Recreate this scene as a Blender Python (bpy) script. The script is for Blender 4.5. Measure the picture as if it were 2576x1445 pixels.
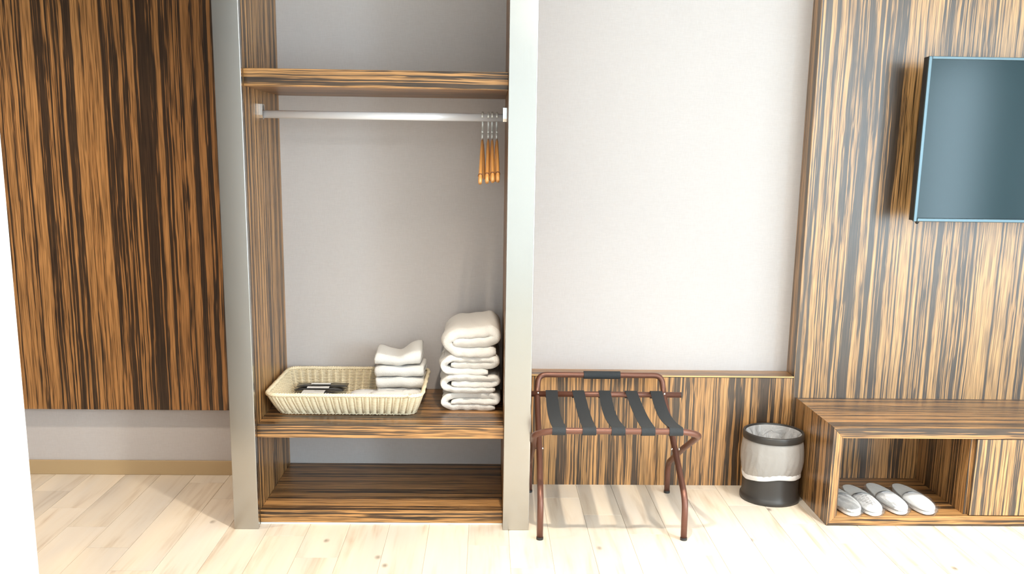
import bpy, bmesh, math, random
from mathutils import Vector, Matrix
random.seed(7)
S = bpy.context.scene
COL = S.collection
for o in list(bpy.data.objects): bpy.data.objects.remove(o, do_unlink=True)
PI = math.pi

# ------------------------------------------------------------------ camera
yaw, pitch, roll = .0278, .1948, .0149
fw = Vector((math.sin(yaw)*math.cos(pitch), math.cos(yaw)*math.cos(pitch), -math.sin(pitch)))
rt = Vector((math.cos(yaw), -math.sin(yaw), 0)); up = rt.cross(fw)
r2 = rt*math.cos(roll)+up*math.sin(roll); u2 = -rt*math.sin(roll)+up*math.cos(roll)
cam = bpy.data.cameras.new('camera'); co = bpy.data.objects.new('camera', cam); COL.objects.link(co)
co.matrix_world = Matrix(((r2.x, u2.x, -fw.x, 0), (r2.y, u2.y, -fw.y, 0), (r2.z, u2.z, -fw.z, 1.4), (0, 0, 0, 1)))
cam.sensor_width = 36; cam.lens = 2372.6/2576*36
cam.shift_y = (856.76-722.5)/2576
cam.clip_start = .02
S.camera = co

# ------------------------------------------------------------------ world, light, exposure
w = bpy.data.worlds.new('world'); S.world = w; w.use_nodes = True
w.node_tree.nodes['Background'].inputs[0].default_value = (.75, .88, 1, 1)
w.node_tree.nodes['Background'].inputs[1].default_value = 1.0
def area(name, loc, rot, sx, sy, power, col, shape='RECTANGLE', spread=PI):
    l = bpy.data.lights.new(name, 'AREA'); l.shape = shape; l.size = sx; l.size_y = sy
    l.energy = power; l.color = col; l.spread = spread
    o = bpy.data.objects.new(name, l); COL.objects.link(o); o.location = loc; o.rotation_euler = rot
    return o
# daylight at the tall window of the right wall (two casements, left and right of the drawn curtain)
area('window_daylight', (4.42, -1.40, 1.3), (0, PI/2, 0), 2.05, 1.55, 135, (.68, .87, 1))
area('window_daylight', (4.42, .95, 1.3), (0, PI/2, 0), 2.05, 2.4, 54, (.72, .89, 1))
# ceiling downlights, followed by fill lamps added for brightness
def spot(loc, power, col, deg, blend, rad):
    l = bpy.data.lights.new('downlight_lamp', 'SPOT'); l.energy = power; l.color = col
    l.spot_size = math.radians(deg); l.spot_blend = blend; l.shadow_soft_size = rad
    o = bpy.data.objects.new('downlight_lamp', l); COL.objects.link(o); o.location = loc; return o
spot((.15, 2.33, 2.585), 150, (1, .88, .72), 104, .9, .035)
spot((1.62, 2.45, 2.585), 165, (1, .95, .88), 70, .7, .05)
spot((-1.85, 2.95, 2.585), 85, (1, .84, .66), 120, 1, .05)  # added fill spot that brightens the left passage, no known lamp there
area('downlight_lamp', (.9, -.9, 2.585), (0, 0, 0), .5, .5, 16, (1, .92, .86), 'DISK')  # added fill disk, raises the ambient light behind the camera
area('downlight_lamp', (2.6, -.2, 2.585), (0, 0, 0), .5, .5, 40, (1, .98, .96), 'DISK')  # another added disk for ambient fill, not a known fixture
S.view_settings.view_transform = 'Standard'; S.view_settings.look = 'None'
S.view_settings.gamma = 1; S.view_settings.use_curve_mapping = False
S.view_settings.exposure = 0.74

# ------------------------------------------------------------------ helpers
ORG = {}
def link(o): COL.objects.link(o); return o
def thing(name, label, cat, loc=(0, 0, 0), group=None, rotz=0):
    o = link(bpy.data.objects.new(name, None)); o.location = loc; o.rotation_euler = (0, 0, rotz)
    o.empty_display_size = .05
    o['label'] = label; o['category'] = cat
    if group: o['group'] = group
    ORG[o] = Vector(loc); return o
def tag(o, label, cat, group=None):
    o['label'] = label; o['category'] = cat
    if group: o['group'] = group
    return o
def build(name, bm, mat, parent=None, origin=None, local=False, smooth=False, label=None, kind=None):
    if parent is not None: og = Vector((0, 0, 0)) if local else ORG[parent]
    else: og = Vector(origin) if origin is not None else Vector((0, 0, 0))
    if og.length > 0: bmesh.ops.translate(bm, verts=bm.verts, vec=-og)
    me = bpy.data.meshes.new(name); bm.normal_update(); bm.to_mesh(me); bm.free()
    mats = mat if isinstance(mat, (list, tuple)) else [mat]
    for m in mats: me.materials.append(m)
    if smooth:
        for p in me.polygons: p.use_smooth = True
    o = link(bpy.data.objects.new(name, me))
    if parent is not None: o.parent = parent
    else: o.location = og
    ORG[o] = og if (parent is None or not local) else Vector((0, 0, 0))
    if label: o['label'] = label
    if kind: o['kind'] = kind
    return o
def struct(name, bm, mat, parent=None, **k):
    o = build(name, bm, mat, parent, **k)
    if parent is None: o['kind'] = 'structure'
    return o
def box(x0, x1, y0, y1, z0, z1, bev=0, bm=None, seg=2):
    b = bmesh.new()
    vs = [b.verts.new(p) for p in [(x0,y0,z0),(x1,y0,z0),(x1,y1,z0),(x0,y1,z0),(x0,y0,z1),(x1,y0,z1),(x1,y1,z1),(x0,y1,z1)]]
    for f in [(0,3,2,1),(4,5,6,7),(0,1,5,4),(1,2,6,5),(2,3,7,6),(3,0,4,7)]: b.faces.new([vs[i] for i in f])
    if bev: bmesh.ops.bevel(b, geom=list(b.edges), offset=bev, segments=seg, profile=.5, affect='EDGES')
    if bm is None: return b
    me = bpy.data.meshes.new('t'); b.to_mesh(me); b.free(); bm.from_mesh(me); bpy.data.meshes.remove(me); return bm
def prism(poly, z0, z1, bm=None):
    b = bm or bmesh.new()
    lo = [b.verts.new((x, y, z0)) for x, y in poly]; hi = [b.verts.new((x, y, z1)) for x, y in poly]
    n = len(poly)
    b.faces.new(lo[::-1]); b.faces.new(hi)
    for i in range(n): b.faces.new([lo[i], lo[(i+1) % n], hi[(i+1) % n], hi[i]])
    return b
def fillet(pts, r, n=7):
    pts = [Vector(p) for p in pts]; rs = r if isinstance(r, (list, tuple)) else [r]*len(pts)
    out = [pts[0]]
    for i in range(1, len(pts)-1):
        a, b, c = pts[i-1], pts[i], pts[i+1]
        d1 = (a-b); d2 = (c-b); rr = min(rs[i], d1.length*.48, d2.length*.48)
        if rr <= 1e-6: out.append(b); continue
        p0 = b+d1.normalized()*rr; p1 = b+d2.normalized()*rr
        for k in range(n+1):
            t = k/n; out.append(p0*(1-t)**2+b*2*t*(1-t)+p1*t*t)
    out.append(pts[-1]); return out
def frames(pts, closed=False):
    n = len(pts); T = []
    for i in range(n):
        a = pts[(i-1) % n] if closed or i > 0 else pts[0]
        b = pts[(i+1) % n] if closed or i < n-1 else pts[-1]
        T.append((b-a).normalized())
    ref = Vector((0, 0, 1)) if abs(T[0].z) < .9 else Vector((1, 0, 0))
    N = [(ref-T[0]*ref.dot(T[0])).normalized()]
    for i in range(1, n):
        v = N[-1]-T[i]*N[-1].dot(T[i]); N.append(v.normalized())
    return T, N
def tube(pts, r, seg=12, bm=None, closed=False, caps=True, ry=None):
    pts = [Vector(p) for p in pts]; b = bm or bmesh.new()
    T, N = frames(pts, closed); rings = []
    for i, p in enumerate(pts):
        B = T[i].cross(N[i]); rr = r[i] if isinstance(r, (list, tuple)) else r
        k = (ry/ rr) if ry else 1
        rings.append([b.verts.new(p+(N[i]*math.cos(2*PI*j/seg)*k+B*math.sin(2*PI*j/seg))*rr) for j in range(seg)])
    m = len(rings)
    for i in range(m if closed else m-1):
        A, C = rings[i], rings[(i+1) % m]
        for j in range(seg): b.faces.new([A[j], A[(j+1) % seg], C[(j+1) % seg], C[j]])
    if caps and not closed: b.faces.new(rings[0][::-1]); b.faces.new(rings[-1])
    return b
def lathe(prof, c, seg=48, bm=None, wob=None):
    b = bm or bmesh.new(); rings = []
    for k, (r, z) in enumerate(prof):
        row = []
        for j in range(seg):
            a = 2*PI*j/seg; rr, zz = (r, z) if wob is None else wob(k, a, r, z)
            row.append(b.verts.new((c[0]+rr*math.cos(a), c[1]+rr*math.sin(a), c[2]+zz)))
        rings.append(row)
    for i in range(len(rings)-1):
        for j in range(seg): b.faces.new([rings[i][j], rings[i][(j+1) % seg], rings[i+1][(j+1) % seg], rings[i+1][j]])
    return b
def slabsweep(path, t, a0, a1, axis, bm=None, wob=None, na=14):
    """sweep a rounded slab section (thickness t, running from a0 to a1 along axis) along a planar path (u, z)"""
    b = bm or bmesh.new(); n = len(path); sec = []
    h = t/2
    for k in range(7):
        a = -PI/2+PI*k/6; sec.append((a1-h*.9+math.cos(a)*h*.9, math.sin(a)*h))
    for k in range(1, na): sec.append((a1-h+(a0-a1+2*h)*k/na, h))
    for k in range(7):
        a = PI/2+PI*k/6; sec.append((a0+h*.9+math.cos(a)*h*.9, math.sin(a)*h))
    for k in range(1, na): sec.append((a0+h+(a1-a0-2*h)*k/na, -h))
    P = [Vector((p[0], p[1])) for p in path]; rings = []
    for i in range(n):
        a = P[max(i-1, 0)]; c = P[min(i+1, n-1)]; T = (c-a).normalized(); N = Vector((-T.y, T.x))
        e = min(i, n-1-i); q = (.55, .85, 1)[min(e, 2)]
        row = []
        for (s, d) in sec:
            u = P[i].x+N.x*d*q; z = P[i].y+N.y*d*q
            v = Vector((u, s, z)) if axis == 'Y' else Vector((s, u, z))
            if wob: v = wob(v)
            row.append(b.verts.new(v))
        rings.append(row)
    m = len(sec)
    for i in range(n-1):
        for j in range(m): b.faces.new([rings[i][j], rings[i][(j+1) % m], rings[i+1][(j+1) % m], rings[i+1][j]])
    b.faces.new(rings[0][::-1]); b.faces.new(rings[-1])
    bmesh.ops.recalc_face_normals(b, faces=b.faces)
    return b

# ------------------------------------------------------------------ materials
def mat(name):
    m = bpy.data.materials.new(name); m.use_nodes = True; nt = m.node_tree
    return m, nt, nt.nodes['Principled BSDF']
def rgb(*c): return (*c, 1)
def simple(name, col, rough=.5, metal=0, spec=.5, bump=None, coat=0):
    m, nt, p = mat(name)
    p.inputs['Base Color'].default_value = rgb(*col); p.inputs['Roughness'].default_value = rough
    p.inputs['Metallic'].default_value = metal; p.inputs['Specular IOR Level'].default_value = spec
    p.inputs['Coat Weight'].default_value = coat
    if bump:
        sc, st = bump
        tc = nt.nodes.new('ShaderNodeTexCoord'); n = nt.nodes.new('ShaderNodeTexNoise'); bp = nt.nodes.new('ShaderNodeBump')
        n.inputs['Scale'].default_value = sc; n.inputs['Detail'].default_value = 3
        bp.inputs['Strength'].default_value = st; bp.inputs['Distance'].default_value = .003
        nt.links.new(tc.outputs['Object'], n.inputs['Vector']); nt.links.new(n.outputs['Fac'], bp.inputs['Height'])
        nt.links.new(bp.outputs['Normal'], p.inputs['Normal'])
    return m
def node(nt, t, **k):
    n = nt.nodes.new(t)
    for a, v in k.items(): setattr(n, a, v)
    return n
def math_(nt, op, a, b=None):
    n = node(nt, 'ShaderNodeMath', operation=op)
    for i, v in enumerate((a, b)):
        if v is None: continue
        if isinstance(v, (int, float)): n.inputs[i].default_value = v
        else: nt.links.new(v, n.inputs[i])
    return n.outputs[0]
def zebra(name, grain, seed=0, rough=.36, k=1.0, coat=0.0, dark=0, tint=(.92, .84, .72)):
    """zebrano veneer: dark streaks running along one axis"""
    m, nt, p = mat(name); L = nt.links.new
    tc = node(nt, 'ShaderNodeTexCoord'); off = node(nt, 'ShaderNodeVectorMath', operation='ADD')
    L(tc.outputs['Object'], off.inputs[0]); off.inputs[1].default_value = (seed*3.17, seed*1.7, seed*2.31)
    def mp(cross, along):
        v = [cross]*3; v['XYZ'.index(grain)] = along
        n = node(nt, 'ShaderNodeVectorMath', operation='MULTIPLY'); n.inputs[1].default_value = v; return n
    def noise(src, cross, along, detail, rg=.5):
        q = mp(cross, along); L(src, q.inputs[0]); n = node(nt, 'ShaderNodeTexNoise')
        n.inputs['Scale'].default_value = 1; n.inputs['Detail'].default_value = detail; n.inputs['Roughness'].default_value = rg
        L(q.outputs[0], n.inputs['Vector']); return n
    wq = noise(off.outputs[0], 9, 2.6, 3)
    ws = node(nt, 'ShaderNodeVectorMath', operation='SCALE'); L(wq.outputs['Color'], ws.inputs[0]); ws.inputs['Scale'].default_value = .013
    wa = node(nt, 'ShaderNodeVectorMath', operation='ADD'); L(off.outputs[0], wa.inputs[0]); L(ws.outputs[0], wa.inputs[1])
    c = wa.outputs[0]
    n1 = noise(c, 100*k, .42, 3, .62).outputs['Fac']
    n2 = noise(c, 23*k, .10, 1.5).outputs['Fac']
    n3 = noise(c, 230, 5, 2, .6).outputs['Fac']
    v = math_(nt, 'ADD', n1, math_(nt, 'MULTIPLY', math_(nt, 'SUBTRACT', n2, .5), .60))
    v = math_(nt, 'ADD', v, math_(nt, 'MULTIPLY', math_(nt, 'SUBTRACT', n3, .5), .22))
    r = node(nt, 'ShaderNodeValToRGB'); e = r.color_ramp.elements
    e[0].position = .0; e[0].color = rgb(.055, .031, .018); e[1].position = 1; e[1].color = rgb(.62, .36, .15)
    for pos, cc in [(.43+dark, (.066, .040, .023)), (.462+dark, (.15, .085, .040)), (.492+dark, (.44, .235, .090)), (.61, (.56, .32, .135))]:
        a = e.new(pos); a.color = rgb(*cc)
    L(v, r.inputs['Fac'])
    fine = node(nt, 'ShaderNodeMapRange'); L(n3, fine.inputs['Value'])
    fine.inputs['From Min'].default_value = .38; fine.inputs['From Max'].default_value = .6
    fine.inputs['To Min'].default_value = .50; fine.inputs['To Max'].default_value = 1.08
    mx = node(nt, 'ShaderNodeVectorMath', operation='SCALE'); L(r.outputs['Color'], mx.inputs[0]); L(fine.outputs[0], mx.inputs['Scale'])
    tn = node(nt, 'ShaderNodeVectorMath', operation='MULTIPLY'); L(mx.outputs[0], tn.inputs[0]); tn.inputs[1].default_value = tint
    L(tn.outputs[0], p.inputs['Base Color'])
    p.inputs['Roughness'].default_value = rough; p.inputs['Specular IOR Level'].default_value = .5
    p.inputs['Coat Weight'].default_value = coat; p.inputs['Coat Roughness'].default_value = .3
    bp = node(nt, 'ShaderNodeBump'); bp.inputs['Strength'].default_value = .12; bp.inputs['Distance'].default_value = .001
    L(n3, bp.inputs['Height']); L(bp.outputs['Normal'], p.inputs['Normal'])
    return m
ZV = zebra('zebrano_vertical', 'Z', 1, coat=.5); ZV2 = zebra('zebrano_vertical_wall', 'Z', 4, coat=.7, tint=(1, .97, .88)); ZV3 = zebra('zebrano_vertical_niche', 'Z', 9, k=1.9)
ZV4 = zebra('zebrano_vertical_panel', 'Z', 2, k=.95, rough=.42, dark=.014, tint=(.84, .70, .55))
ZX = zebra('zebrano_horizontal', 'X', 3, coat=.4); ZX2 = zebra('zebrano_horizontal_shelf', 'X', 6, k=.9); ZX3 = zebra('zebrano_horizontal_base', 'X', 8)

def wallpaper():
    m, nt, p = mat('linen_wallpaper'); L = nt.links.new
    tc = node(nt, 'ShaderNodeTexCoord')
    hs = []
    for sc in ((520, 520, 40), (40, 40, 520)):
        v = node(nt, 'ShaderNodeVectorMath', operation='MULTIPLY'); v.inputs[1].default_value = sc; L(tc.outputs['Object'], v.inputs[0])
        n = node(nt, 'ShaderNodeTexNoise'); n.inputs['Scale'].default_value = 1; n.inputs['Detail'].default_value = 2
        L(v.outputs[0], n.inputs['Vector']); hs.append(n.outputs['Fac'])
    h = math_(nt, 'ADD', hs[0], hs[1])
    mr = node(nt, 'ShaderNodeMapRange'); L(h, mr.inputs['Value']); mr.inputs['From Min'].default_value = .7; mr.inputs['From Max'].default_value = 1.3
    mix = node(nt, 'ShaderNodeMix', data_type='RGBA'); L(mr.outputs[0], mix.inputs['Factor'])
    mix.inputs['A'].default_value = rgb(.545, .508, .497); mix.inputs['B'].default_value = rgb(.585, .55, .54)
    L(mix.outputs['Result'], p.inputs['Base Color']); p.inputs['Roughness'].default_value = .75; p.inputs['Specular IOR Level'].default_value = .3
    bp = node(nt, 'ShaderNodeBump'); bp.inputs['Strength'].default_value = .15; bp.inputs['Distance'].default_value = .001
    L(h, bp.inputs['Height']); L(bp.outputs['Normal'], p.inputs['Normal'])
    return m
WP = wallpaper()
def plank_mat():
    m, nt, p = mat('maple_tile'); L = nt.links.new
    g = node(nt, 'ShaderNodeTexCoord'); oi = node(nt, 'ShaderNodeObjectInfo')
    cmb = node(nt, 'ShaderNodeCombineXYZ'); L(math_(nt, 'MULTIPLY', oi.outputs['Random'], 37.), cmb.inputs[0]); L(math_(nt, 'MULTIPLY', oi.outputs['Random'], 91.), cmb.inputs[1])
    a = node(nt, 'ShaderNodeVectorMath', operation='ADD'); L(g.outputs['Object'], a.inputs[0]); L(cmb.outputs[0], a.inputs[1])
    def noise(sc, detail, dist=0):
        v = node(nt, 'ShaderNodeVectorMath', operation='MULTIPLY'); v.inputs[1].default_value = sc; L(a.outputs[0], v.inputs[0])
        n = node(nt, 'ShaderNodeTexNoise'); n.inputs['Scale'].default_value = 1; n.inputs['Detail'].default_value = detail; n.inputs['Distortion'].default_value = dist
        L(v.outputs[0], n.inputs['Vector']); return n.outputs['Fac']
    n1 = noise((14, 1.6, 1), 3, .6); n2 = noise((60, 3, 1), 3, .4); n3 = noise((5, 1.2, 1), 2, .5)
    r = node(nt, 'ShaderNodeValToRGB'); e = r.color_ramp.elements
    e[0].position = .30; e[0].color = rgb(.57, .45, .33); e[1].position = .8; e[1].color = rgb(.84, .77, .67)
    for pos, cc in [(.405, (.72, .62, .50)), (.485, (.80, .71, .59))]: x = e.new(pos); x.color = rgb(*cc)
    v = math_(nt, 'ADD', math_(nt, 'MULTIPLY', n1, .7), math_(nt, 'MULTIPLY', n2, .3))
    L(v, r.inputs['Fac'])
    gr = node(nt, 'ShaderNodeValToRGB'); gr.color_ramp.elements[0].position = .35; gr.color_ramp.elements[0].color = rgb(.86, .87, .90)
    gr.color_ramp.elements[1].position = .6; gr.color_ramp.elements[1].color = rgb(1.0, .98, .95); L(n3, gr.inputs['Fac'])
    mx = node(nt, 'ShaderNodeMix', data_type='RGBA', blend_type='MULTIPLY'); mx.inputs['Factor'].default_value = 1
    L(r.outputs['Color'], mx.inputs['A']); L(gr.outputs['Color'], mx.inputs['B'])
    # knots
    vs = node(nt, 'ShaderNodeVectorMath', operation='MULTIPLY'); vs.inputs[1].default_value = (1.9, 1.15, 0); L(a.outputs[0], vs.inputs[0])
    vo = node(nt, 'ShaderNodeTexVoronoi', voronoi_dimensions='2D'); vo.inputs['Scale'].default_value = 1; L(vs.outputs[0], vo.inputs['Vector'])
    kn = node(nt, 'ShaderNodeMapRange'); L(vo.outputs['Distance'], kn.inputs['Value']); kn.inputs['From Min'].default_value = .006; kn.inputs['From Max'].default_value = .026
    kn.inputs['To Min'].default_value = 1; kn.inputs['To Max'].default_value = 0
    m2 = node(nt, 'ShaderNodeMix', data_type='RGBA'); L(math_(nt, 'MULTIPLY', kn.outputs[0], math_(nt, 'MULTIPLY', n2, 1.3)), m2.inputs['Factor']); L(mx.outputs['Result'], m2.inputs['A'])
    m2.inputs['B'].default_value = rgb(.17, .12, .08)
    tint = node(nt, 'ShaderNodeMapRange'); L(oi.outputs['Random'], tint.inputs['Value']); tint.inputs['To Min'].default_value = .9; tint.inputs['To Max'].default_value = 1.04
    s = node(nt, 'ShaderNodeVectorMath', operation='SCALE'); L(m2.outputs['Result'], s.inputs[0]); L(tint.outputs[0], s.inputs['Scale'])
    L(s.outputs[0], p.inputs['Base Color']); p.inputs['Roughness'].default_value = .38; p.inputs['Specular IOR Level'].default_value = .4
    return m
PL = plank_mat()
def steel_mat():
    m, nt, p = mat('brushed_steel'); L = nt.links.new
    p.inputs['Base Color'].default_value = rgb(.46, .455, .44); p.inputs['Metallic'].default_value = 1
    p.inputs['Roughness'].default_value = .36; p.inputs['Anisotropic'].default_value = .4
    tg = node(nt, 'ShaderNodeTangent', direction_type='RADIAL', axis='Z'); L(tg.outputs[0], p.inputs['Tangent'])
    p.inputs['Anisotropic Rotation'].default_value = .0
    tc = node(nt, 'ShaderNodeTexCoord'); v = node(nt, 'ShaderNodeVectorMath', operation='MULTIPLY'); v.inputs[1].default_value = (700, 700, 6)
    L(tc.outputs['Object'], v.inputs[0]); n = node(nt, 'ShaderNodeTexNoise'); n.inputs['Scale'].default_value = 1; n.inputs['Detail'].default_value = 2; L(v.outputs[0], n.inputs['Vector'])
    mr = node(nt, 'ShaderNodeMapRange'); L(n.outputs['Fac'], mr.inputs['Value']); mr.inputs['To Min'].default_value = .17; mr.inputs['To Max'].default_value = .25
    L(mr.outputs[0], p.inputs['Roughness'])
    return m
STEEL = steel_mat()
WHITE = simple('white_wall_paint', (.86, .87, .86), .7, bump=(60, .03))
CEIL = simple('white_ceiling_paint', (.86, .86, .85), .8)
GROUT = simple('pale_grout', (.62, .58, .52), .8)
BASEB = simple('beige_baseboard', (.50, .36, .20), .5)
HOOK = simple('satin_hook_steel', (.80, .82, .80), .45, .5)
CHROME = simple('chrome', (.82, .83, .84), .18, 1)
ROD = simple('satin_aluminium', (.84, .83, .85), .4, .15)
BRONZE = simple('bronze_tube', (.17, .075, .052), .36, .5, bump=(900, .1))
BLACKRUB = simple('black_rubber', (.02, .02, .02), .5)
STRAP = simple('black_webbing', (.022, .026, .030), .75, bump=(700, .5))
TOWEL = simple('white_terry', (.84, .82, .79), .95, spec=.1, bump=(420, .9))
WICK = simple('cream_wicker', (.86, .74, .52), .55)
BIN = simple('black_bin', (.035, .032, .030), .38)
TVB = simple('tv_bezel', (.10, .14, .155), .32, .8)
TVBK = simple('black_plastic', (.02, .02, .02), .4)
SCREEN = simple('tv_screen', (.010, .030, .036), .16, spec=.25)
HWOOD = simple('varnished_wood', (.70, .33, .10), .22, coat=.6)
PAPER = simple('white_paper', (.82, .81, .80), .6)
POUCH = simple('black_foil', (.03, .028, .026), .28, coat=.3)
INK = simple('grey_print', (.28, .28, .30), .6)
SLIP = simple('white_slipper_fabric', (.93, .935, .94), .9, bump=(300, .4))
SOLE = simple('grey_white_insole', (.80, .81, .79), .9, bump=(300, .4))
EDGE = simple('pale_veneer_edge', (.72, .45, .19), .3)
SILI = simple('white_sealant', (.78, .80, .76), .5)
CURT = simple('grey_curtain', (.20, .21, .22), .9)
def film(name, col, trans, rough, transl=.5, bump=(25, .6), fk=1.):
    m = bpy.data.materials.new(name); m.use_nodes = True; nt = m.node_tree; nt.nodes.clear(); L = nt.links.new
    out = node(nt, 'ShaderNodeOutputMaterial'); d = node(nt, 'ShaderNodeBsdfDiffuse'); t = node(nt, 'ShaderNodeBsdfTranslucent'); tr = node(nt, 'ShaderNodeBsdfTransparent'); g = node(nt, 'ShaderNodeBsdfGlossy')
    d.inputs[0].default_value = rgb(*col); t.inputs[0].default_value = rgb(*col); g.inputs['Roughness'].default_value = rough
    tc = node(nt, 'ShaderNodeTexCoord'); n = node(nt, 'ShaderNodeTexNoise'); n.inputs['Scale'].default_value = bump[0]; n.inputs['Detail'].default_value = 3; n.inputs['Distortion'].default_value = 1.2
    L(tc.outputs['Object'], n.inputs['Vector']); bp = node(nt, 'ShaderNodeBump'); bp.inputs['Strength'].default_value = bump[1]; bp.inputs['Distance'].default_value = .01
    L(n.outputs['Fac'], bp.inputs['Height'])
    for s in (d, t, g): L(bp.outputs['Normal'], s.inputs['Normal'])
    a = node(nt, 'ShaderNodeMixShader'); a.inputs[0].default_value = transl; L(d.outputs[0], a.inputs[1]); L(t.outputs[0], a.inputs[2])
    b = node(nt, 'ShaderNodeMixShader'); b.inputs[0].default_value = trans; L(a.outputs[0], b.inputs[1]); L(tr.outputs[0], b.inputs[2])
    fr = node(nt, 'ShaderNodeFresnel'); fr.inputs[0].default_value = 1.5; L(bp.outputs['Normal'], fr.inputs['Normal'])
    c = node(nt, 'ShaderNodeMixShader'); L(math_(nt, 'MULTIPLY', fr.outputs[0], fk), c.inputs[0]); L(b.outputs[0], c.inputs[1]); L(g.outputs[0], c.inputs[2])
    L(c.outputs[0], out.inputs[0]); return m
LINER = film('frosted_liner', (.66, .63, .60), .22, .45, .35, (14, .5), .25)
LINER2 = film('crumpled_liner', (.66, .65, .65), .12, .22, .3, (22, 1.), .9)
CLEAR = film('clear_plastic', (.9, .9, .9), .985, .10, .2, (40, .6), .28)

# ------------------------------------------------------------------ setting
X0, X1, Y0, YB, CZ = -2.7, 4.3, -2.6, 3.985, 2.6
floor = struct('floor', box(X0, X1, Y0, YB, -.06, -.0025), GROUT)
PW, PLN = .151, .87
k0 = int((X0-.091)/PW)-1
for k in range(k0, 40):
    xa = max(.091+k*PW, X0)+.0004; xb = min(.091+(k+1)*PW, X1)-.0004
    if xb-xa < .01: continue
    j = (3.767-.19*(k+13)) % PLN - PLN
    y = j-3*PLN
    while y < YB:
        ya, yb = max(y, Y0)+.0006, min(y+PLN, YB)-.0006
        y += PLN
        if yb-ya < .02: continue
        c = ((xa+xb)/2, (ya+yb)/2, 0)
        b = bmesh.new()
        for (zz, e) in ((0, .0006), (-.0025, 0)):
            for sx, sy in ((-1, -1), (1, -1), (1, 1), (-1, 1)):
                b.verts.new(((xb-xa)/2*sx-e*sx, (yb-ya)/2*sy-e*sy, zz))
        v = list(b.verts); b.faces.new(v[:4])
        for i in range(4): b.faces.new([v[i], v[4+i], v[4+(i+1) % 4], v[(i+1) % 4]])
        me = bpy.data.meshes.new('plank'); b.normal_update(); b.to_mesh(me); b.free(); me.materials.append(PL)
        o = link(bpy.data.objects.new('plank', me)); o.parent = floor; o.location = c
struct('ceiling', box(X0-.1, X1+.1, Y0-.1, YB+.1, CZ, CZ+.1), CEIL)
struct('wall_back', box(X0-.1, X1+.1, YB, YB+.1, -.06, CZ), WP)
struct('wall_front', box(X0-.1, X1+.1, Y0-.1, Y0, -.06, CZ), WHITE)
struct('wall_left', box(X0-.1, X0, Y0, YB, -.06, CZ), WP)
struct('wall_entrance', box(-1.26, -1.097, Y0, 2.2, -.0, CZ, .002), WHITE)
wr = bmesh.new()
for a in [(X1, X1+.14, Y0, -2.3, -.06, CZ), (X1, X1+.14, 2.3, YB, -.06, CZ), (X1, X1+.14, -2.3, 2.3, -.06, .2), (X1, X1+.14, -2.3, 2.3, 2.36, CZ)]: box(*a, bm=wr)
struct('wall_right', wr, WHITE)
wf = struct('window_1', box(X1+.02, X1+.08, -.52, -.44, .2, 2.36), WHITE)
for a in [(-2.3, -2.24), (2.24, 2.3), (.87, .93)]:
    build('window_frame', box(X1+.02, X1+.08, a[0], a[1], .2, 2.36), WHITE, wf)
struct('baseboard_back', box(X0, -.941, YB-.012, YB-.0005, 0, .064, .002), BASEB)
# curtain drawn to the middle of the window
cb = bmesh.new(); pts = []
for i in range(41):
    y = -.78+.56*i/40; pts.append((X1-.08+.035*math.sin(i*1.15), y))
vt = [[cb.verts.new((p[0]+d, p[1], z)) for p in pts] for z, d in ((.03, 0), (2.5, 0), (2.5, -.004), (.03, -.004))]
for a in range(4):
    for i in range(40): cb.faces.new([vt[a][i], vt[a][i+1], vt[(a+1) % 4][i+1], vt[(a+1) % 4][i]])
bmesh.ops.recalc_face_normals(cb, faces=cb.faces)
c = build('curtain', cb, CURT, origin=(X1-.08, -.5, 0), smooth=True)
tag(c, 'gathered grey curtain hanging at the window, outside the picture', 'curtain')
for i, (x, y, r) in enumerate([(.15, 2.33, .05), (.9, -.9, .26), (2.6, -.2, .26), (-1.85, 2.95, .05), (1.62, 2.45, .05)]):  # ceiling rings for the real downlights and for the added fill lamps
    dl = build('downlight', lathe([(r+.002, CZ-.002), (r+.018, CZ-.002), (r+.02, CZ-.005), (r+.016, CZ-.012), (r+.002, CZ-.014)], (x, y, 0), 32), WHITE, origin=(x, y, CZ), smooth=True)
    tag(dl, ['small round ceiling spotlight above the luggage rack', 'large round fill lamp added to the ceiling by the entrance wall', 'large round fill lamp added to the ceiling nearer the window', 'small round fill spotlight added in the passage at the left', 'small round ceiling spotlight above the low console'][i], 'ceiling lamp')

# ------------------------------------------------------------------ zebrano wall panels
YW = 3.878
p = build('sliding_wood_panel', box(-2.3, -.939, 3.945, 3.973, .302, 2.45, .0015), ZV4, origin=(-1.6, 3.96, .302))
tag(p, 'dark striped wooden panel hanging on the wall left of the open wardrobe', 'wall panel')
t = thing('wainscot', 'low striped wooden wainscot behind the luggage rack and bin', 'wall panel', (.74, 3.93, 0))
build('front_board', box(.1685, 1.3105, YW, YW+.02, 0, .4805), ZV, t)
build('ledge', box(.1685, 1.3105, YW, YB-.001, .481, .489, .001), ZX, t)
build('edge_strip', box(.1685, 1.3105, YW-.0012, YW-.0002, .4835, .489), EDGE, t, label='pale edge strip along the ledge')
t = thing('feature_wall_panel', 'tall striped wooden panel behind the television, reaching the ceiling', 'wall panel', (2.5, 3.93, 0))
build('front_board', box(1.312, 4.29, YW, YB-.001, 0, CZ-.002, .0012), ZV2, t)

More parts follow.
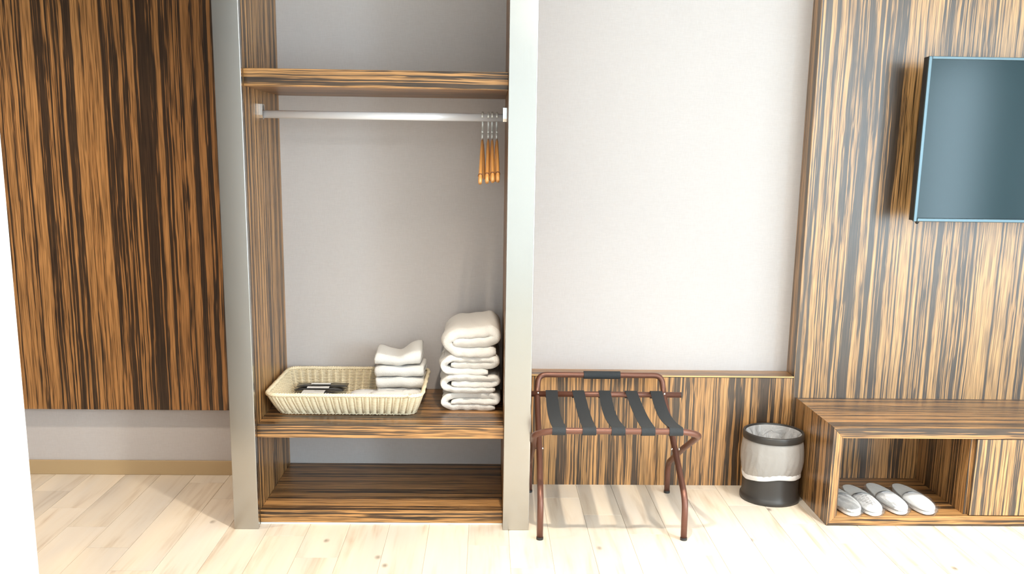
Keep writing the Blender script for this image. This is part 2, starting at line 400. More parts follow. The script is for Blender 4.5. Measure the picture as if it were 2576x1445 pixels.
# ------------------------------------------------------------------ wardrobe
D = 3.369
t = thing('open_wardrobe', 'open wardrobe niche with steel posts, striped shelves and hanging rail', 'wardrobe', (-.39, 3.68, 0))
build('steel_post', box(-.9405, -.8495, D, D+.023, 0, CZ-.002, .0022, seg=3), STEEL, t, label='brushed steel post on the left')
build('steel_post', box(.069, .168, D, D+.023, 0, CZ-.002, .0022, seg=3), STEEL, t, label='brushed steel post on the right')
build('side_panel', box(-.9385, -.8555, D+.0235, YB-.001, 0, CZ-.002), ZV3, t)
build('side_panel', box(.0688, .166, D+.0235, YB-.001, 0, CZ-.002), ZV3, t)
SF = 3.4235
def shelf(z0, z1, m, setb=0):
    return build('shelf', box(-.855, .0685, SF+setb, YB-.001, z0, z1, .0012), m, t)
shelf(1.6215, 1.682, ZX2)
shelf(.3435, .3955, ZX)
bs = shelf(.006, .0555, ZX3)
build('sealant', box(-.855, .068, SF+.001, SF+.012, 0, .006), SILI, t)
ry, rz = 3.65, 1.5345
rail = build('hanging_rail', tube([(-.852, ry, rz), (.0655, ry, rz)], .0075, 20, ry=.0145), ROD, t, smooth=True, label='white oval hanging rail')
for x, s in ((-.8553, 1), (.0686, -1)):
    b = bmesh.new()
    pr = [(ry-.019, rz+.036), (ry-.019, rz-.004), (ry-.013, rz-.015), (ry, rz-.02), (ry+.013, rz-.015), (ry+.019, rz-.004), (ry+.019, rz+.036),
          (ry+.0135, rz+.036), (ry+.0135, rz-.002), (ry+.009, rz-.012), (ry, rz-.016), (ry-.009, rz-.012), (ry-.0135, rz-.002), (ry-.0135, rz+.036)]
    A = [b.verts.new((x, q[0], q[1])) for q in pr]; B = [b.verts.new((x+s*.014, q[0], q[1])) for q in pr]
    n = len(pr)
    for i in range(n): b.faces.new([A[i], A[(i+1) % n], B[(i+1) % n], B[i]])
    for R_ in (A, B):
        for i in range(6): b.faces.new([R_[i], R_[i+1], R_[12-i], R_[13-i]])
    bmesh.ops.recalc_face_normals(b, faces=b.faces)
    build('rail_socket', b, CHROME, rail)

# ------------------------------------------------------------------ hangers
def hanger_parts(root):
    # local frame: hook crown at z=0 (inside), shoulders along +-y
    th = 2*PI; pts = []
    for i in range(15):
        a = PI*1.06-PI*1.12*i/14; pts.append((0, .0175*math.cos(a), .0175*math.sin(a)-.0145))
    pts += [(0, .0175, -.045), (0, .010, -.060), (0, 0, -.068), (0, 0, -.0735)]
    build('hook', tube(pts, .0013, 12, ry=.0037), HOOK, root, local=True, smooth=True)
    f = build('ferrule', tube([(0, 0, -.0745), (0, 0, -.101)], .0043, 12), HOOK, root, local=True, smooth=True)
    for s in (-1, 1):
        P_ = [(0, 0, -.1035), (0, s*.03, -.111), (0, s*.08, -.140), (0, s*.14, -.186), (0, s*.19, -.226), (0, s*.212, -.250)]
        P_ = fillet(P_, .03, 4); n = len(P_); bm = bmesh.new()
        rr = [.0050+.0026*min(i/(n-1), 1) for i in range(n)]; rr[-1] = .0066
        tube(P_, rr, 12, bm=bm, ry=.0105)
        build('shoulder_arm', bm, HWOOD, root, local=True, smooth=True)
        build('end_notch', tube([(0, s*.1905, -.2245), (0, s*.1925, -.2265)], .0088, 12, ry=.0118), simple('dark_groove', (.2, .07, .02), .4) if s == -1 and root.name == 'wooden_hanger' else bpy.data.materials['dark_groove'], root, local=True, smooth=True)
def copy_tree(o):
    r = link(o.copy())
    for ch in list(o.children):
        c = link(ch.copy()); c.parent = r
        for g in ch.children:
            d = link(g.copy()); d.parent = c
    return r
HL = ['wooden clothes hanger furthest left of the four on the rail', 'wooden clothes hanger second from the left on the rail',
      'wooden clothes hanger third from the left on the rail', 'wooden clothes hanger furthest right, nearest the right steel post']
hp = [(-.022, -.028, 0), (.000, -.003, .010), (.0145, .017, .018), (.032, .036, .022)]
h0 = thing('wooden_hanger', HL[0], 'hanger', (0, 0, 0), 'wooden hangers on the rail')
hanger_parts(h0)
for i, (x, xt, dz) in enumerate(hp):
    h = h0 if i == 0 else copy_tree(h0)
    h['label'] = HL[i]; h.location = (x, ry, rz+.0145+.0025); h.rotation_euler = (-dz*1.9+.02, 0, math.atan2(xt-x, .21))

# ------------------------------------------------------------------ wicker basket
BC = Vector((-.540, 3.716, .3965)); BH = .092
REF = {}
def rrect(cx, cy, hx, hy, r, n, ref=None):
    """n points evenly spaced round a rounded rectangle"""
    per = []
    for (sx, sy, a0) in ((1, -1, -PI/2), (1, 1, 0), (-1, 1, PI/2), (-1, -1, PI)):
        for k in range(9):
            a = a0+PI/2*k/8; per.append(Vector((cx+sx*(hx-r)+math.cos(a)*r, cy+sy*(hy-r)+math.sin(a)*r)))
    L = [0]
    for i in range(len(per)): L.append(L[-1]+(per[(i+1) % len(per)]-per[i]).length)
    if ref is None:
        ref = []
        for i in range(n):
            s = L[-1]*i/n; j = max(q for q in range(len(per)) if L[q] <= s)
            ref.append((j, (s-L[j])/(L[j+1]-L[j])))
        REF[n] = ref
    return [per[j].lerp(per[(j+1) % len(per)], f_) for j, f_ in ref]
NST = 68
TOP = rrect(BC.x, BC.y, .297, .232, .045, NST*6); BOT = rrect(BC.x, BC.y+.004, .262, .158, .035, NST*6, REF[NST*6])
def bpt(i, t_, off=0):
    i %= NST*6; a, b2 = BOT[i], TOP[i]; e = t_**.85; q = a.lerp(b2, e)
    pr_, nx = BOT[(i-2) % (NST*6)].lerp(TOP[(i-2) % (NST*6)], e), BOT[(i+2) % (NST*6)].lerp(TOP[(i+2) % (NST*6)], e)
    d = (nx-pr_).normalized(); nrm = Vector((d.y, -d.x)); q = q+nrm*off
    return Vector((q.x, q.y, BC.z+.004+BH*t_))
bk = thing('wicker_basket', 'shallow cream wicker tray basket on the wardrobe shelf, holding toiletries', 'basket', BC)
NR = 15; wv = bmesh.new()
for r_ in range(NR):
    t_ = .06+.84*r_/(NR-1)
    pts = [bpt(i, t_, -.0034*math.cos(2*PI*i/6) ) for i in range(0, NST*6, 1)]
    tube(pts, .0027, 5, bm=wv, closed=True)
build('weave', wv, WICK, bk, smooth=True, kind='stuff')
sb = bmesh.new()
for i in range(0, NST*6, 6):
    tube([bpt(i, t_, .0008) for t_ in (0, .33, .66, .97)], .0036, 6, bm=sb)
build('stakes', sb, WICK, bk, smooth=True, kind='stuff')
rim = bmesh.new()
for ph in (0, 2*PI/3, 4*PI/3):
    pts = []
    for i in range(0, NST*6, 2):
        c_ = bpt(i, 1.0); o_ = bpt(i, 1.0, .01); nr = (o_-c_).normalized(); a = i*.16*1.0+ph
        a = 2*PI*i/(NST*6)*60+ph
        pts.append(c_+nr*math.cos(a)*.0042+Vector((0, 0, math.sin(a)*.0042)))
    tube(pts, .0050, 6, bm=rim, closed=True)
build('braided_rim', rim, WICK, bk, smooth=True)
fr = bmesh.new()
for ph in (0, PI):
    pts = []
    for i in range(0, NST*6, 2):
        c_ = bpt(i, .0); o_ = bpt(i, .0, .01); nr = (o_-c_).normalized(); a = 2*PI*i/(NST*6)*70+ph
        pts.append(c_+nr*(.002+math.cos(a)*.003)+Vector((0, 0, .0012+math.sin(a)*.003)))
    tube(pts, .0035, 6, bm=fr, closed=True)
build('braided_foot', fr, WICK, bk, smooth=True)
fb = bmesh.new()
poly = rrect(BC.x, BC.y+.004, .258, .154, .033, 60)
prism([(q.x, q.y) for q in poly], BC.z+.001, BC.z+.004, fb)
for i in range(34):
    y = BC.y-.145+.0088*i; hx = .25 if 2 < i < 31 else .225
    tube([(BC.x-hx+2*hx*k/60, y, BC.z+.0045+.0016*math.cos(PI*k*.5+PI*(i % 2))) for k in range(61)], .0042, 5, bm=fb)
build('woven_bottom', fb, WICK, bk, smooth=True, kind='stuff')
BZ = BC.z+.0108

# contents of the basket
def pillow(x0, x1, y0, y1, z0, h, ang=0, nx=14, ny=8, seed=1, flat=.25, wr=.0015):
    """a small flat sachet with crimped edges"""
    rnd = random.Random(seed); b = bmesh.new(); cx, cy = (x0+x1)/2, (y0+y1)/2
    def hgt(u, v): return max(0, (1-abs(2*u-1)**3)*(1-abs(2*v-1)**3))**.6
    ph = [rnd.uniform(0, 6) for _ in range(4)]
    G = [[], []]
    for s in (0, 1):
        for j in range(ny+1):
            row = []
            for i in range(nx+1):
                u, v = i/nx, j/ny; q = hgt(u, v)
                z = z0+h*(flat*(1-q)+ (q if s else 0))+.0007*s + wr*math.sin(u*17+ph[0]+v*5)*math.sin(v*11+ph[1])*(.3+q)*s
                if not s: z = z0+h*flat*(1-q)
                dx, dy = x0+(x1-x0)*u-cx, y0+(y1-y0)*v-cy
                row.append(b.verts.new((cx+dx*math.cos(ang)-dy*math.sin(ang), cy+dx*math.sin(ang)+dy*math.cos(ang), z)))
            G[s].append(row)
    for j in range(ny):
        for i in range(nx):
            b.faces.new([G[1][j][i], G[1][j][i+1], G[1][j+1][i+1], G[1][j+1][i]])
            b.faces.new([G[0][j][i], G[0][j+1][i], G[0][j+1][i+1], G[0][j][i+1]])
    def side(lst):
        for (a, c_) in lst: b.faces.new([G[0][a[0]][a[1]], G[0][c_[0]][c_[1]], G[1][c_[0]][c_[1]], G[1][a[0]][a[1]]])
    side([((0, i), (0, i+1)) for i in range(nx)]); side([((ny, i+1), (ny, i)) for i in range(nx)])
    side([((j+1, 0), (j, 0)) for j in range(ny)]); side([((j, nx), (j+1, nx)) for j in range(ny)])
    bmesh.ops.recalc_face_normals(b, faces=b.faces)
    return b
pk = [(-.80, -.60, 3.735, 3.805, BZ, .024, .03, 'black sachet with white paper sleeve, frontmost in the basket'),
      (-.79, -.585, 3.790, 3.855, BZ+.022, .011, -.05, 'black sachet with white paper sleeve, middle of the basket pile'),
      (-.785, -.575, 3.815, 3.880, BZ+.034, .007, .02, 'black sachet with narrow white strip, topmost and rearmost in the basket')]
for n_, (a, b_, c_, d_, z_, h_, an, lb) in enumerate(pk):
    s = build('toiletry_sachet', pillow(a, b_, c_, d_, z_, h_, an, seed=n_+3), POUCH, origin=((a+b_)/2, (c_+d_)/2, z_), smooth=True)
    tag(s, lb, 'sachet', 'black sachets in the basket')
    cx = (a+b_)/2-.005; hw = .045 if n_ < 2 else .04; y0_, y1_ = (c_+.006, d_-.006) if n_ < 2 else (c_+.012, c_+.030)
    sl = bmesh.new()
    for j in range(7):
        for i in (0, 1): sl.verts.new((cx-hw+2*hw*i, y0_+(y1_-y0_)*j/6, z_+h_*1.02+.003*math.cos((j-3)/3*1.2)+(.001 if n_ == 2 else 0)))
    sl.verts.ensure_lookup_table()
    for j in range(6): sl.faces.new([sl.verts[2*j], sl.verts[2*j+1], sl.verts[2*j+3], sl.verts[2*j+2]])
    ext = bmesh.ops.extrude_face_region(sl, geom=list(sl.faces)); bmesh.ops.translate(sl, verts=[v for v in ext['geom'] if isinstance(v, bmesh.types.BMVert)], vec=(0, 0, .0012))
    bmesh.ops.recalc_face_normals(sl, faces=sl.faces)
    build('paper_sleeve', sl, PAPER, s, label='white paper sleeve')
    if n_ < 2:
        mk = bmesh.new(); rr_ = random.Random(n_)
        x = cx+.004
        while x < cx+hw-.006:
            q = rr_.uniform(.0015, .003); box(x, x+q, (y0_+y1_)/2-.0015, (y0_+y1_)/2+.0015, z_+h_*1.02+.0045, z_+h_*1.02+.0050, bm=mk); x += q+.0012
        build('small_print', mk, INK, s, kind='stuff')
wp = [(-.565, -.40, 3.735, 3.825, BZ, .032, -.04, 'white sachet with small grey print, left of the face cloths'),
      (-.47, -.30, 3.690, 3.742, BZ+.026, .020, -.03, 'white sachet lying against the front of the face cloths'),
      (-.345, -.262, 3.700, 3.736, BZ+.030, .020, .03, 'small cream sachet at the right end of the basket')]
for n_, (a, b_, c_, d_, z_, h_, an, lb) in enumerate(wp):
    s = build('white_sachet', pillow(a, b_, c_, d_, z_, h_, an, seed=n_+13, wr=.001), PAPER, origin=((a+b_)/2, (c_+d_)/2, z_), smooth=True)
    tag(s, lb, 'sachet', 'white sachets in the basket')
    mk = bmesh.new(); rr_ = random.Random(n_+5); x = (a+b_)/2-.016
    while x < (a+b_)/2+.014:
        q = rr_.uniform(.0012, .0028); box(x, x+q, (c_+d_)/2-.0018, (c_+d_)/2+.0018, z_+h_+.0006, z_+h_+.0013, bm=mk); x += q+.0011
    build('small_print', mk, INK, s, kind='stuff')
# folded face cloths: fold edge to the front
def cloth(x0, x1, yf, yb, z0, h, bend=0, ex=0, seed=0):
    t_ = h*.50
    P_ = [(yb, z0+h-t_/2), (yf+t_*1.6, z0+h-t_/2), (yf+t_*.9, z0+h-t_*.55), (yf+t_*.55, z0+h/2), (yf+t_*.9, z0+t_*.55), (yf+t_*1.6, z0+t_/2), (yb, z0+t_/2)]
    Q = []
    for i in range(len(P_)-1):
        n = 8 if i in (0, len(P_)-2) else 3
        for k in range(n): Q.append((P_[i][0]+(P_[i+1][0]-P_[i][0])*k/n, P_[i][1]+(P_[i+1][1]-P_[i][1])*k/n))
    Q.append(P_[-1]); cx = (x0+x1)/2; hw = (x1-x0)/2
    def wob(v):
        u = (v.x-cx)/hw; q = (v.z-z0)/h; k_ = (v.y-yf)/(yb-yf)
        g_ = max(0, min(1, (u+.05)/.85)); g_ = g_*g_*(3-2*g_); h_2 = max(0, min(1, (-u-.2)/.7)); dz = bend*(.95*g_+.40*h_2)*(.45+.55*k_)*(.25+.75*q)+ .0018*math.sin(u*5+seed)+.0012*math.sin(u*11+v.y*40+seed)
        return Vector((v.x+.002*math.sin(v.y*30+seed+q*3), v.y+.003*math.sin(u*4+seed*2), v.z+dz+.006*k_*bend*8))
    return slabsweep(Q, t_*1.04, x0, x1, 'X', wob=wob)
cl = [(-.448, -.262, 3.745, 3.90, BZ+.000, .046, 0, 'white folded face cloth at the bottom of the basket stack'),
      (-.450, -.252, 3.738, 3.90, BZ+.0495, .044, 0, 'white folded face cloth second from the bottom of the basket stack'),
      (-.452, -.250, 3.736, 3.905, BZ+.097, .044, .004, 'white folded face cloth third up in the basket stack'),
      (-.452, -.262, 3.732, 3.905, BZ+.1445, .046, .042, 'top white face cloth of the basket stack, corners curling up')]
cl = [cl[0], cl[1], cl[2], cl[3]]
for n_, (a, b_, c_, d_, z_, h_, bd, lb) in enumerate(cl):
    if n_ == 3: h_ = .040
    s = build('face_cloth', cloth(a, b_, c_, d_, z_, h_, bd, seed=n_*1.7), TOWEL, origin=((a+b_)/2, (c_+d_)/2, z_), smooth=True)
    tag(s, lb, 'face cloth', 'folded face cloths in the basket')

# ------------------------------------------------------------------ bath towels
def bath_towel(x0, x1, y0, y1, z0, h, seed, tilt=0, big=0, slim=0):
    W_ = x1-x0; t_ = h/3.12
    zt, zm, zb = z0+h-t_/2, z0+h*.50, z0+t_/2
    P_ = [(x0+W_*.20, zm), (x1-t_*1.25, zm), (x1-t_*.52, (zm+zt)/2), (x1-t_*1.2, zt), (x0+t_*1.7, zt), (x0+t_*.52, z0+h*.5), (x0+t_*1.7, zb), (x1-W_*(.10 if slim == 0 else .2), zb)]
    rs = [0, t_*.9, t_*.5, t_*.9, t_*1.6, t_*1.4, t_*1.6, 0]
    Q0 = fillet([(a, b_, 0) for a, b_ in P_], rs, 5); Q = []
    for i in range(len(Q0)-1):
        L_ = (Q0[i+1]-Q0[i]).length; n = max(1, int(L_/.012))
        for k in range(n):
            q = Q0[i].lerp(Q0[i+1], k/n); Q.append((q.x, q.y))
    Q.append((Q0[-1].x, Q0[-1].y)); cx = (x0+x1)/2
    def wob(v):
        u = (v.x-cx)/(W_/2); q = (v.z-z0)/h; k_ = (v.y-y0)/(y1-y0)
        dz = .0022*math.sin(u*4+seed)*q+.0012*math.sin(u*13+seed*3+v.y*25)+tilt*(u*.5+.5)*q+tilt*.8*k_*q
        dy = .006*math.sin(u*3+seed*2)+.004*math.sin(q*9+seed)+.003*math.sin(u*17+q*5)
        dx = .004*math.sin(v.y*22+seed)+.003*math.sin(v.y*60+seed*2)
        return Vector((v.x+dx*(1 if u < 0 else .15), v.y+dy*(1-k_), v.z+dz))
    return slabsweep(Q, t_*1.12, y0, y1, 'Y', wob=wob, na=20)
TL = [(-.182, .062, 3.625, 3.93, .3965, .073, 1, 0, 0, 'white folded bath towel at the bottom of the shelf stack'),
      (-.189, .061, 3.618, 3.93, .4700, .072, 2.3, 0, 0, 'white folded bath towel second from the bottom of the shelf stack'),
      (-.189, .057, 3.620, 3.93, .5425, .075, 4.1, .004, 1, 'white folded bath towel third up in the shelf stack'),
      (-.181, .062, 3.612, 3.92, .6180, .105, 5.2, .018, 0, 'thickest white bath towel, on top of the shelf stack')]
for (a, b_, c_, d_, z_, h_, sd, tl, sm, lb) in TL:
    s = build('bath_towel', bath_towel(a, b_, c_, d_, z_, h_, sd, tl, slim=sm), TOWEL, origin=((a+b_)/2, (c_+d_)/2, z_), smooth=True)
    tag(s, lb, 'towel', 'bath towels stacked on the shelf')

# ------------------------------------------------------------------ luggage rack
R = .0118
t = thing('luggage_rack', 'folding bronze tube luggage rack with black straps, in front of the wainscot', 'luggage rack', (.475, 3.53, 0))
xa, xb = .2055, .7415
fA = fillet([(xa, 3.285, .004), (xa, 3.290, .155), (xa+.004, 3.500, .284), (xa+.006, 3.772, .440), (xa+.012, 3.795, .508), (xb-.012, 3.795, .508), (xb-.006, 3.772, .440), (xb-.004, 3.500, .284), (xb, 3.290, .155), (xb, 3.285, .004)],
            [0, .05, .02, .03, .075, .075, .03, .02, .05, 0], 8)
build('back_frame', tube(fA, R, 16), BRONZE, t, smooth=True)
xc, xd = .180, .772
fB = fillet([(xc+.008, 3.785, .004), (xc+.006, 3.780, .135), (xc+.004, 3.500, .285), (xc-.002, 3.245, .421), (xc+.012, 3.232, .4335), (xd-.012, 3.232, .4335), (xd+.002, 3.245, .421), (xd-.004, 3.500, .285), (xd-.001, 3.780, .135), (xd, 3.785, .004)],
            [0, .05, .02, .05, .055, .055, .05, .02, .05, 0], 8)
# round corner: pull the rail ends back so that the bend is a wide curve
fB = fillet([(xc+.008, 3.785, .004), (xc+.006, 3.780, .135), (xc+.004, 3.500, .285), (xc-.004, 3.262, .412), (xc+.055, 3.232, .4345), (xd-.055, 3.232, .4345), (xd+.004, 3.262, .412), (xd-.004, 3.500, .285), (xd-.001, 3.780, .135), (xd, 3.785, .004)],
            [0, .05, .02, .045, .045, .045, .045, .02, .05, 0], 8)
build('front_frame', tube(fB, R, 16), BRONZE, t, smooth=True)
rb = build('back_rail', tube([(.1715, 3.752, .4365), (.803, 3.752, .4365)], R, 16), BRONZE, t, smooth=True)
build('end_cap', tube([(.803, 3.752, .4365), (.8055, 3.752, .4365)], R*.98, 16), BLACKRUB, rb, smooth=False)
for x in (xa+.008, xb-.008):
    b = bmesh.new(); bmesh.ops.create_uvsphere(b, u_segments=12, v_segments=8, radius=.0045)
    bmesh.ops.scale(b, verts=b.verts, vec=(1, .6, 1)); bmesh.ops.translate(b, verts=b.verts, vec=(x, 3.7405, .443))
    build('rivet', b, CHROME, rb, smooth=True, label='small chrome rivet')
for x in (xa-.012, xa+.016, xb-.016, xb+.012):
    b = bmesh.new(); bmesh.ops.create_uvsphere(b, u_segments=12, v_segments=8, radius=.0045)
    bmesh.ops.translate(b, verts=b.verts, vec=(x, 3.498, .2845))
    build('rivet', b, CHROME, t, smooth=True, label='small chrome rivet')
build('grip_sleeve', tube([(.4045, 3.795, .508), (.4045+.0005, 3.795, .508), (.5555, 3.795, .508)], .0165, 20), STRAP, t, smooth=False, label='black padded sleeve')
for (x, y) in ((xa, 3.285), (xb, 3.285), (xc+.008, 3.785), (xd, 3.785)):
    build('foot_cap', tube([(x, y, .0005), (x, y, .010)], R+.0012, 16), BLACKRUB, t, smooth=False, label='black end cap')
sf = [.262, .370, .474, .581, .681]; sk = [.270, .379, .488, .597, .701]
for i in range(5):
    b = bmesh.new(); hw = .0245; T_ = .0022
    path = []
    def arc(cy, cz, a0, a1, n, r=R+.0016): return [(cy+r*math.cos(a0+(a1-a0)*k/n), cz+r*math.sin(a0+(a1-a0)*k/n)) for k in range(n+1)]
    # wrap over the front rail, sag, wrap over the back rail
    fy, fz, by, bz = 3.232, .4345, 3.752, .4365
    A_ = arc(fy, fz, PI*1.75, PI*.45, 14); B_ = arc(by, bz, PI*.62, -PI*.6, 12)
    y0_, z0_ = A_[-1]; y1_, z1_ = B_[0]; sag = .020+.006*((i*2) % 3)/2
    mid = [(y0_+(y1_-y0_)*k/16, z0_+(z1_-z0_)*k/16-sag*math.sin(PI*k/16)) for k in range(1, 16)]
    full = A_+mid+B_; n = len(full); rows = []
    for k, (yy, zz) in enumerate(full):
        f_ = max(0, min(1, (yy-fy)/(by-fy))); cx = sf[i]+(sk[i]-sf[i])*f_+.004*math.sin(PI*f_)*(i % 2*2-1)
        a = full[max(k-1, 0)]; c_ = full[min(k+1, n-1)]; tt = Vector((c_[0]-a[0], c_[1]-a[1])).normalized(); nn = Vector((-tt.y, tt.x))
        rows.append([b.verts.new((cx-hw, yy, zz)), b.verts.new((cx+hw, yy, zz)), b.verts.new((cx+hw, yy+nn.x*T_, zz+nn.y*T_)), b.verts.new((cx-hw, yy+nn.x*T_, zz+nn.y*T_))])
    for k in range(n-1):
        for q in range(4): b.faces.new([rows[k][q], rows[k][(q+1) % 4], rows[k+1][(q+1) % 4], rows[k+1][q]])
    b.faces.new(rows[0]); b.faces.new(rows[-1])
    bmesh.ops.recalc_face_normals(b, faces=b.faces)
    build('strap', b, STRAP, t)

# ------------------------------------------------------------------ waste bin
bc = (1.196, 3.738, 0)
t = thing('waste_bin', 'round black waste bin with a white plastic liner, beside the console', 'bin', bc)
build('body', lathe([(0, .002), (.120, .002), (.1225, .004), (.1230, .010), (.1222, .020), (.1185, .024), (.1165, .030), (.1150, .05), (.1140, .15), (.1150, .272), (.1150, .280), (.1120, .280), (.1110, .05), (.1080, .014), (0, .014)], bc, 64), BIN, t, smooth=True)
build('rim_ring', lathe([(.1130, .262), (.1225, .262), (.1240, .266), (.1245, .284), (.1225, .290), (.1170, .291), (.1145, .288), (.1130, .262)], bc, 64), BIN, t, smooth=True)
rr_ = random.Random(3); ph = [rr_.uniform(0, 6.28) for _ in range(8)]
def wrk(a, s=1): return s*(.5*math.sin(5*a+ph[0])+.35*math.sin(9*a+ph[1])+.3*math.sin(14*a+ph[2])+.25*math.sin(23*a+ph[3]))
prof = []
N_ = 14
for k in range(N_+1):
    z = .262-.150*k/N_; prof.append((.1175+.0105*math.sin(PI*min(1, k/N_*1.05))**.7, z))
def wob(k, a, r, z):
    f_ = k/N_; amp = math.sin(PI*min(1, f_*.95+.05))
    return r+.0022*wrk(a)*amp+.0012*math.sin(31*a+k*.8)*f_, z+f_*(.006*math.sin(a*2+ph[4])+.0045*math.sin(3*a+ph[5])+.0014*math.sin(7*a+ph[6]))
lin = build('liner', lathe(prof, bc, 120, wob=wob), LINER, t, smooth=True, label='translucent white liner folded over the outside')
def wob2(k, a, r, z): return r+.0012*wrk(a)+.0016, z+(.006*math.sin(a*2+ph[4])+.0045*math.sin(3*a+ph[5])+.0014*math.sin(7*a+ph[6]))
build('hem', lathe([(.1182, .126), (.1190, .124), (.1190, .108), (.1182, .106)], bc, 120, wob=wob2), simple('liner_hem', (.72, .70, .69), .6), lin, smooth=True)
prof = [(.1125, .284)]+[(.108-.010*k/8, .284-.15*k/8) for k in range(1, 9)]+[(.06, .12), (.02, .11)]
def wob3(k, a, r, z):
    f_ = min(1, k/4); return max(.004, r+f_*(-.022*abs(math.sin(3.5*a+ph[2]+k*.2))-.016*abs(math.sin(7*a+ph[5]-k*.35))+.004*math.sin(17*a))), z+f_*.004*math.sin(6*a+k)
build('inner_liner', lathe(prof, bc, 120, wob=wob3), LINER2, t, smooth=True)

# ------------------------------------------------------------------ console
CX0, CF, CH, CE = 1.328, 3.428, .396, 3.5
t = thing('low_console', 'low striped wooden console under the television with an open left bay', 'cabinet', (2.3, 3.64, 0))
CF2 = YW-.001; Z0_, Z1_ = .041, .3545
def board_xz(poly):
    b = bmesh.new(); A = [b.verts.new((x, CF, z)) for x, z in poly]; B = [b.verts.new((x, CF2, z)) for x, z in poly]; n = len(poly)
    b.faces.new(A); b.faces.new(B[::-1])
    for i in range(n): b.faces.new([A[i], B[i], B[(i+1) % n], A[(i+1) % n]])
    bmesh.ops.recalc_face_normals(b, faces=b.faces)
    bmesh.ops.bevel(b, geom=list(b.edges), offset=.0006, segments=1, affect='EDGES'); return b
build('top_board', board_xz([(CX0, CH), (CX0+.0375, Z1_), (CE, Z1_), (CE, CH)]), ZX, t)
build('bottom_board', board_xz([(CX0, .0005), (CE, .0005), (CE, Z0_), (CX0+.0375, Z0_)]), ZX3, t)
build('side_board', board_xz([(CX0, .0007), (CX0+.0375, Z0_+.0003), (CX0+.0375, Z1_-.0003), (CX0, CH-.0004)]), ZV, t)
build('back_board', box(CX0+.038, CE, CF2-.012, CF2-.0003, Z0_+.0003, Z1_-.0003), ZV, t)
build('divider', box(1.874, 1.890, CF+.022, CF2-.0125, Z0_+.0003, Z1_-.0003, .0004), ZV, t)
build('divider', box(2.69, 2.706, CF+.022, CF2-.0125, Z0_+.0003, Z1_-.0003, .0004), ZV, t)
build('door', box(1.888, 2.695, CF+.002, CF+.0215, Z0_+.003, Z1_-.003, .0012), ZV2, t)
build('door', box(2.698, CE-.002, CF+.002, CF+.0215, Z0_+.003, Z1_-.003, .0012), ZV2, t)

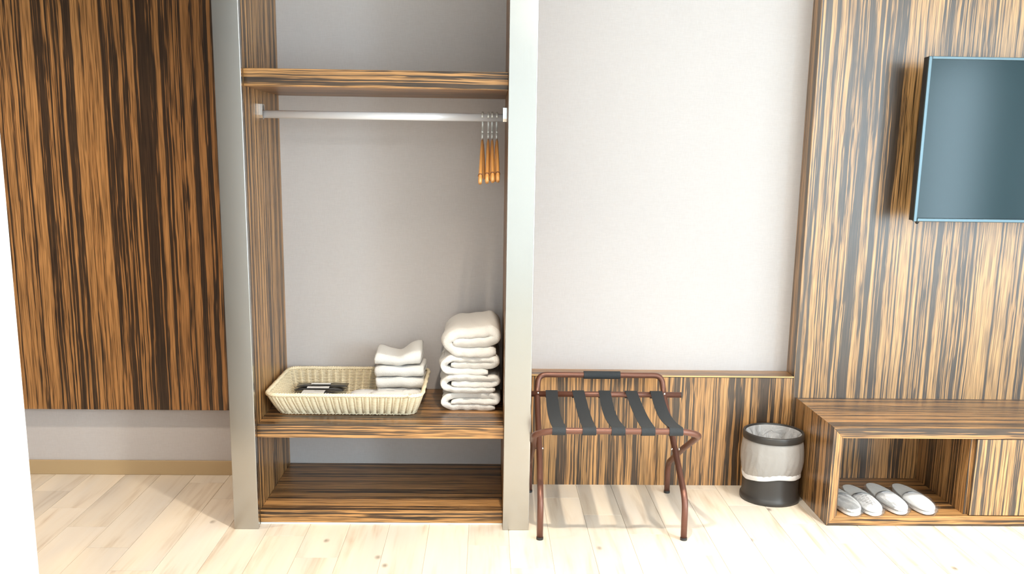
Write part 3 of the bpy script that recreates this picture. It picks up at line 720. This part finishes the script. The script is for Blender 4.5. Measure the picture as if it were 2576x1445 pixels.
# slippers
def outline(n, L_, w_):
    out = []
    for i in range(n):
        a = 2*PI*i/n; c_, s_ = math.cos(a), math.sin(a)
        y = -c_*L_/2; f_ = (y/L_+.5)   # 0 at toe (front, -y) .. 1 at heel
        ww = w_/2*(1-.17*f_-.05*math.sin(PI*f_)*0)
        out.append((math.copysign(abs(s_)**.80, s_)*ww+.004*math.sin(PI*f_), math.copysign(abs(c_)**.93, -c_)*L_/2))
    return out
def slipper(root):
    L_, w_ = .268, .092; N = 40
    def slab(z0, z1, sc=1, tilt=True):
        b = bmesh.new(); lv = []
        for (zz, e) in ((z0, .94), (z0+.002, 1), (z1-.002, 1), (z1, .95)):
            lv.append([b.verts.new((x*e*sc, y*(1-(1-e)*.4)*sc, zz)) for x, y in outline(N, L_, w_)])
        for k in range(3):
            for i in range(N): b.faces.new([lv[k][i], lv[k][(i+1) % N], lv[k+1][(i+1) % N], lv[k+1][i]])
        b.faces.new(lv[0][::-1]); b.faces.new(lv[3]); bmesh.ops.recalc_face_normals(b, faces=b.faces); return b
    build('sole', slab(.018, .027), SOLE, root, local=True, smooth=False)
    build('lower_sole', slab(.002, .015, .98), SLIP, root, local=True)
    b = bmesh.new(); rows = []; M = 12
    # toe cover: from the toe to mid length, bulging
    for j in range(M+1):
        f_ = j/M*.52; y = -L_/2+L_*(.004+f_*.998)
        q = -2*y/L_; ww = w_/2*(1-.17*(y/L_+.5))*max(0, 1-abs(q)**(1/.465*1))**.40
        row = []
        for i in range(13):
            a = PI*i/12; hh = .013*min(1, (j/M*3.2)**.6+.1)+.004*(j/M)
            yy = y+(.018*math.sin(a)**2*(j/M)**3)
            row.append(b.verts.new((-math.cos(a)*(ww+.0018), yy, .020+hh*math.sin(a)**.75+.0006*math.sin(i*2+j))))
        rows.append(row)
    for j in range(M):
        for i in range(12): b.faces.new([rows[j][i], rows[j][i+1], rows[j+1][i+1], rows[j+1][i]])
    ext = bmesh.ops.solidify(b, geom=list(b.faces), thickness=.0022)
    bmesh.ops.recalc_face_normals(b, faces=b.faces)
    build('toe_cover', b, SLIP, root, local=True, smooth=True)
    b = bmesh.new(); lv = []; rnd = random.Random(len(root.name)); N2 = 60
    for k, (e, zz) in enumerate([(.55, .0008), (1.04, .001), (1.10, .008), (1.09, .024), (1.0, .036), (.8, .042), (.45, .044)]):
        row = []
        for i, (x, y) in enumerate(outline(N2, L_, w_)):
            a = 2*PI*i/N2; f_ = y/L_+.5
            g = 1+.02*math.sin(9*a+k)+.02*math.sin(17*a+k*2)
            row.append(b.verts.new((x*e*g*1.0, y*e*g*1.0, .0008+(zz-.0008)*(1.06-.30*f_*(zz > .02))+.0012*math.sin(11*a+k*1.3)*(zz > .01))))
        lv.append(row)
    for k in range(len(lv)-1):
        for i in range(N2): b.faces.new([lv[k][i], lv[k][(i+1) % N2], lv[k+1][(i+1) % N2], lv[k+1][i]])
    b.faces.new(lv[0][::-1]); b.faces.new(lv[-1]); bmesh.ops.recalc_face_normals(b, faces=b.faces)
    bag = build('plastic_bag', b, CLEAR, root, local=True, smooth=True, label='clear crinkled plastic wrapping')
    # crumpled tail of the bag at the front right
    b = bmesh.new(); rnd = random.Random(5); rows = []
    for j in range(7):
        row = []
        for i in range(9):
            u, v = i/8, j/6
            row.append(b.verts.new((.012+.050*u+.006*rnd.uniform(-1, 1), -L_/2+.034-.030*v*(1-u*.3)+.05*(u-.4)*.6+.004*rnd.uniform(-1, 1), .003+.016*abs(math.sin(u*7+v*4))*(1-v*.5)+.003*rnd.random())))
        rows.append(row)
    for j in range(6):
        for i in range(8): b.faces.new([rows[j][i], rows[j][i+1], rows[j+1][i+1], rows[j+1][i]])
    build('bag_tail', b, CLEAR, bag, local=True, smooth=False)
SLL = ['white wrapped slipper pack at the far left, half hidden behind the console frame', 'white wrapped slipper pack second from the left in the console bay',
       'white wrapped slipper pack third from the left in the console bay', 'white wrapped slipper pack furthest right in the console bay']
s0 = thing('slipper_pack', SLL[0], 'slippers', (0, 0, 0), 'slipper packs in the console bay')
slipper(s0)
for i, ((hx, hy), (tx, ty), zz, rx) in enumerate([((1.400, 3.672), (1.425, 3.405), 0, .03), ((1.494, 3.674), (1.521, 3.405), 0, .04), ((1.596, 3.690), (1.629, 3.418), 0, .05), ((1.706, 3.690), (1.737, 3.420), 0, .04)]):
    s = s0 if i == 0 else copy_tree(s0)
    s['label'] = SLL[i]
    s.location = ((hx+tx)/2+(.012 if i == 0 else 0), (hy+ty)/2+.006, Z0_+.001+math.sin(rx)*.145)
    s.rotation_euler = (rx, -.10, math.atan2(tx-hx, hy-ty))

# ------------------------------------------------------------------ television
t = thing('television', 'flat wall-mounted television, cut off by the right edge of the picture', 'television', (2.24, 3.78, 1.16))
TX0, TX1, TY, TZ0, TZ1 = 1.680, 2.790, 3.700, 1.163, 1.792
hs = build('housing', box(TX0, TX1, TY+.010, TY+.045, TZ0+.004, TZ1-.001, .002), TVBK, t)
build('bezel_side', box(TX0, TX0+.013, TY, TY+.0102, TZ0, TZ1, .0015), TVB, t)
build('bezel_side', box(TX1-.013, TX1, TY, TY+.0102, TZ0, TZ1, .0015), TVB, t)
build('bezel_top', box(TX0+.0131, TX1-.0131, TY, TY+.0102, TZ1-.011, TZ1, .0015), TVB, t)
build('bezel_bottom', box(TX0+.0131, TX1-.0131, TY-.002, TY+.0102, TZ0, TZ0+.014, .0025), TVB, t)
build('screen', box(TX0+.0131, TX1-.0131, TY+.003, TY+.0098, TZ0+.0145, TZ1-.0112), SCREEN, t)
build('sensor_bump', tube([(1.7025, TY+.018, TZ0+.003), (1.7025, TY+.018, TZ0-.004), (1.7025, TY+.018, TZ0-.010)], [.008, .0078, .004], 16), TVBK, t, smooth=True)
build('rear_cover', box(TX0+.12, TX1-.12, TY+.0455, TY+.085, TZ0+.05, TZ1-.12, .012), TVBK, t)
build('wall_mount', box(2.05, 2.42, TY+.0855, YW-.0005, 1.32, 1.60, .002), TVBK, t)
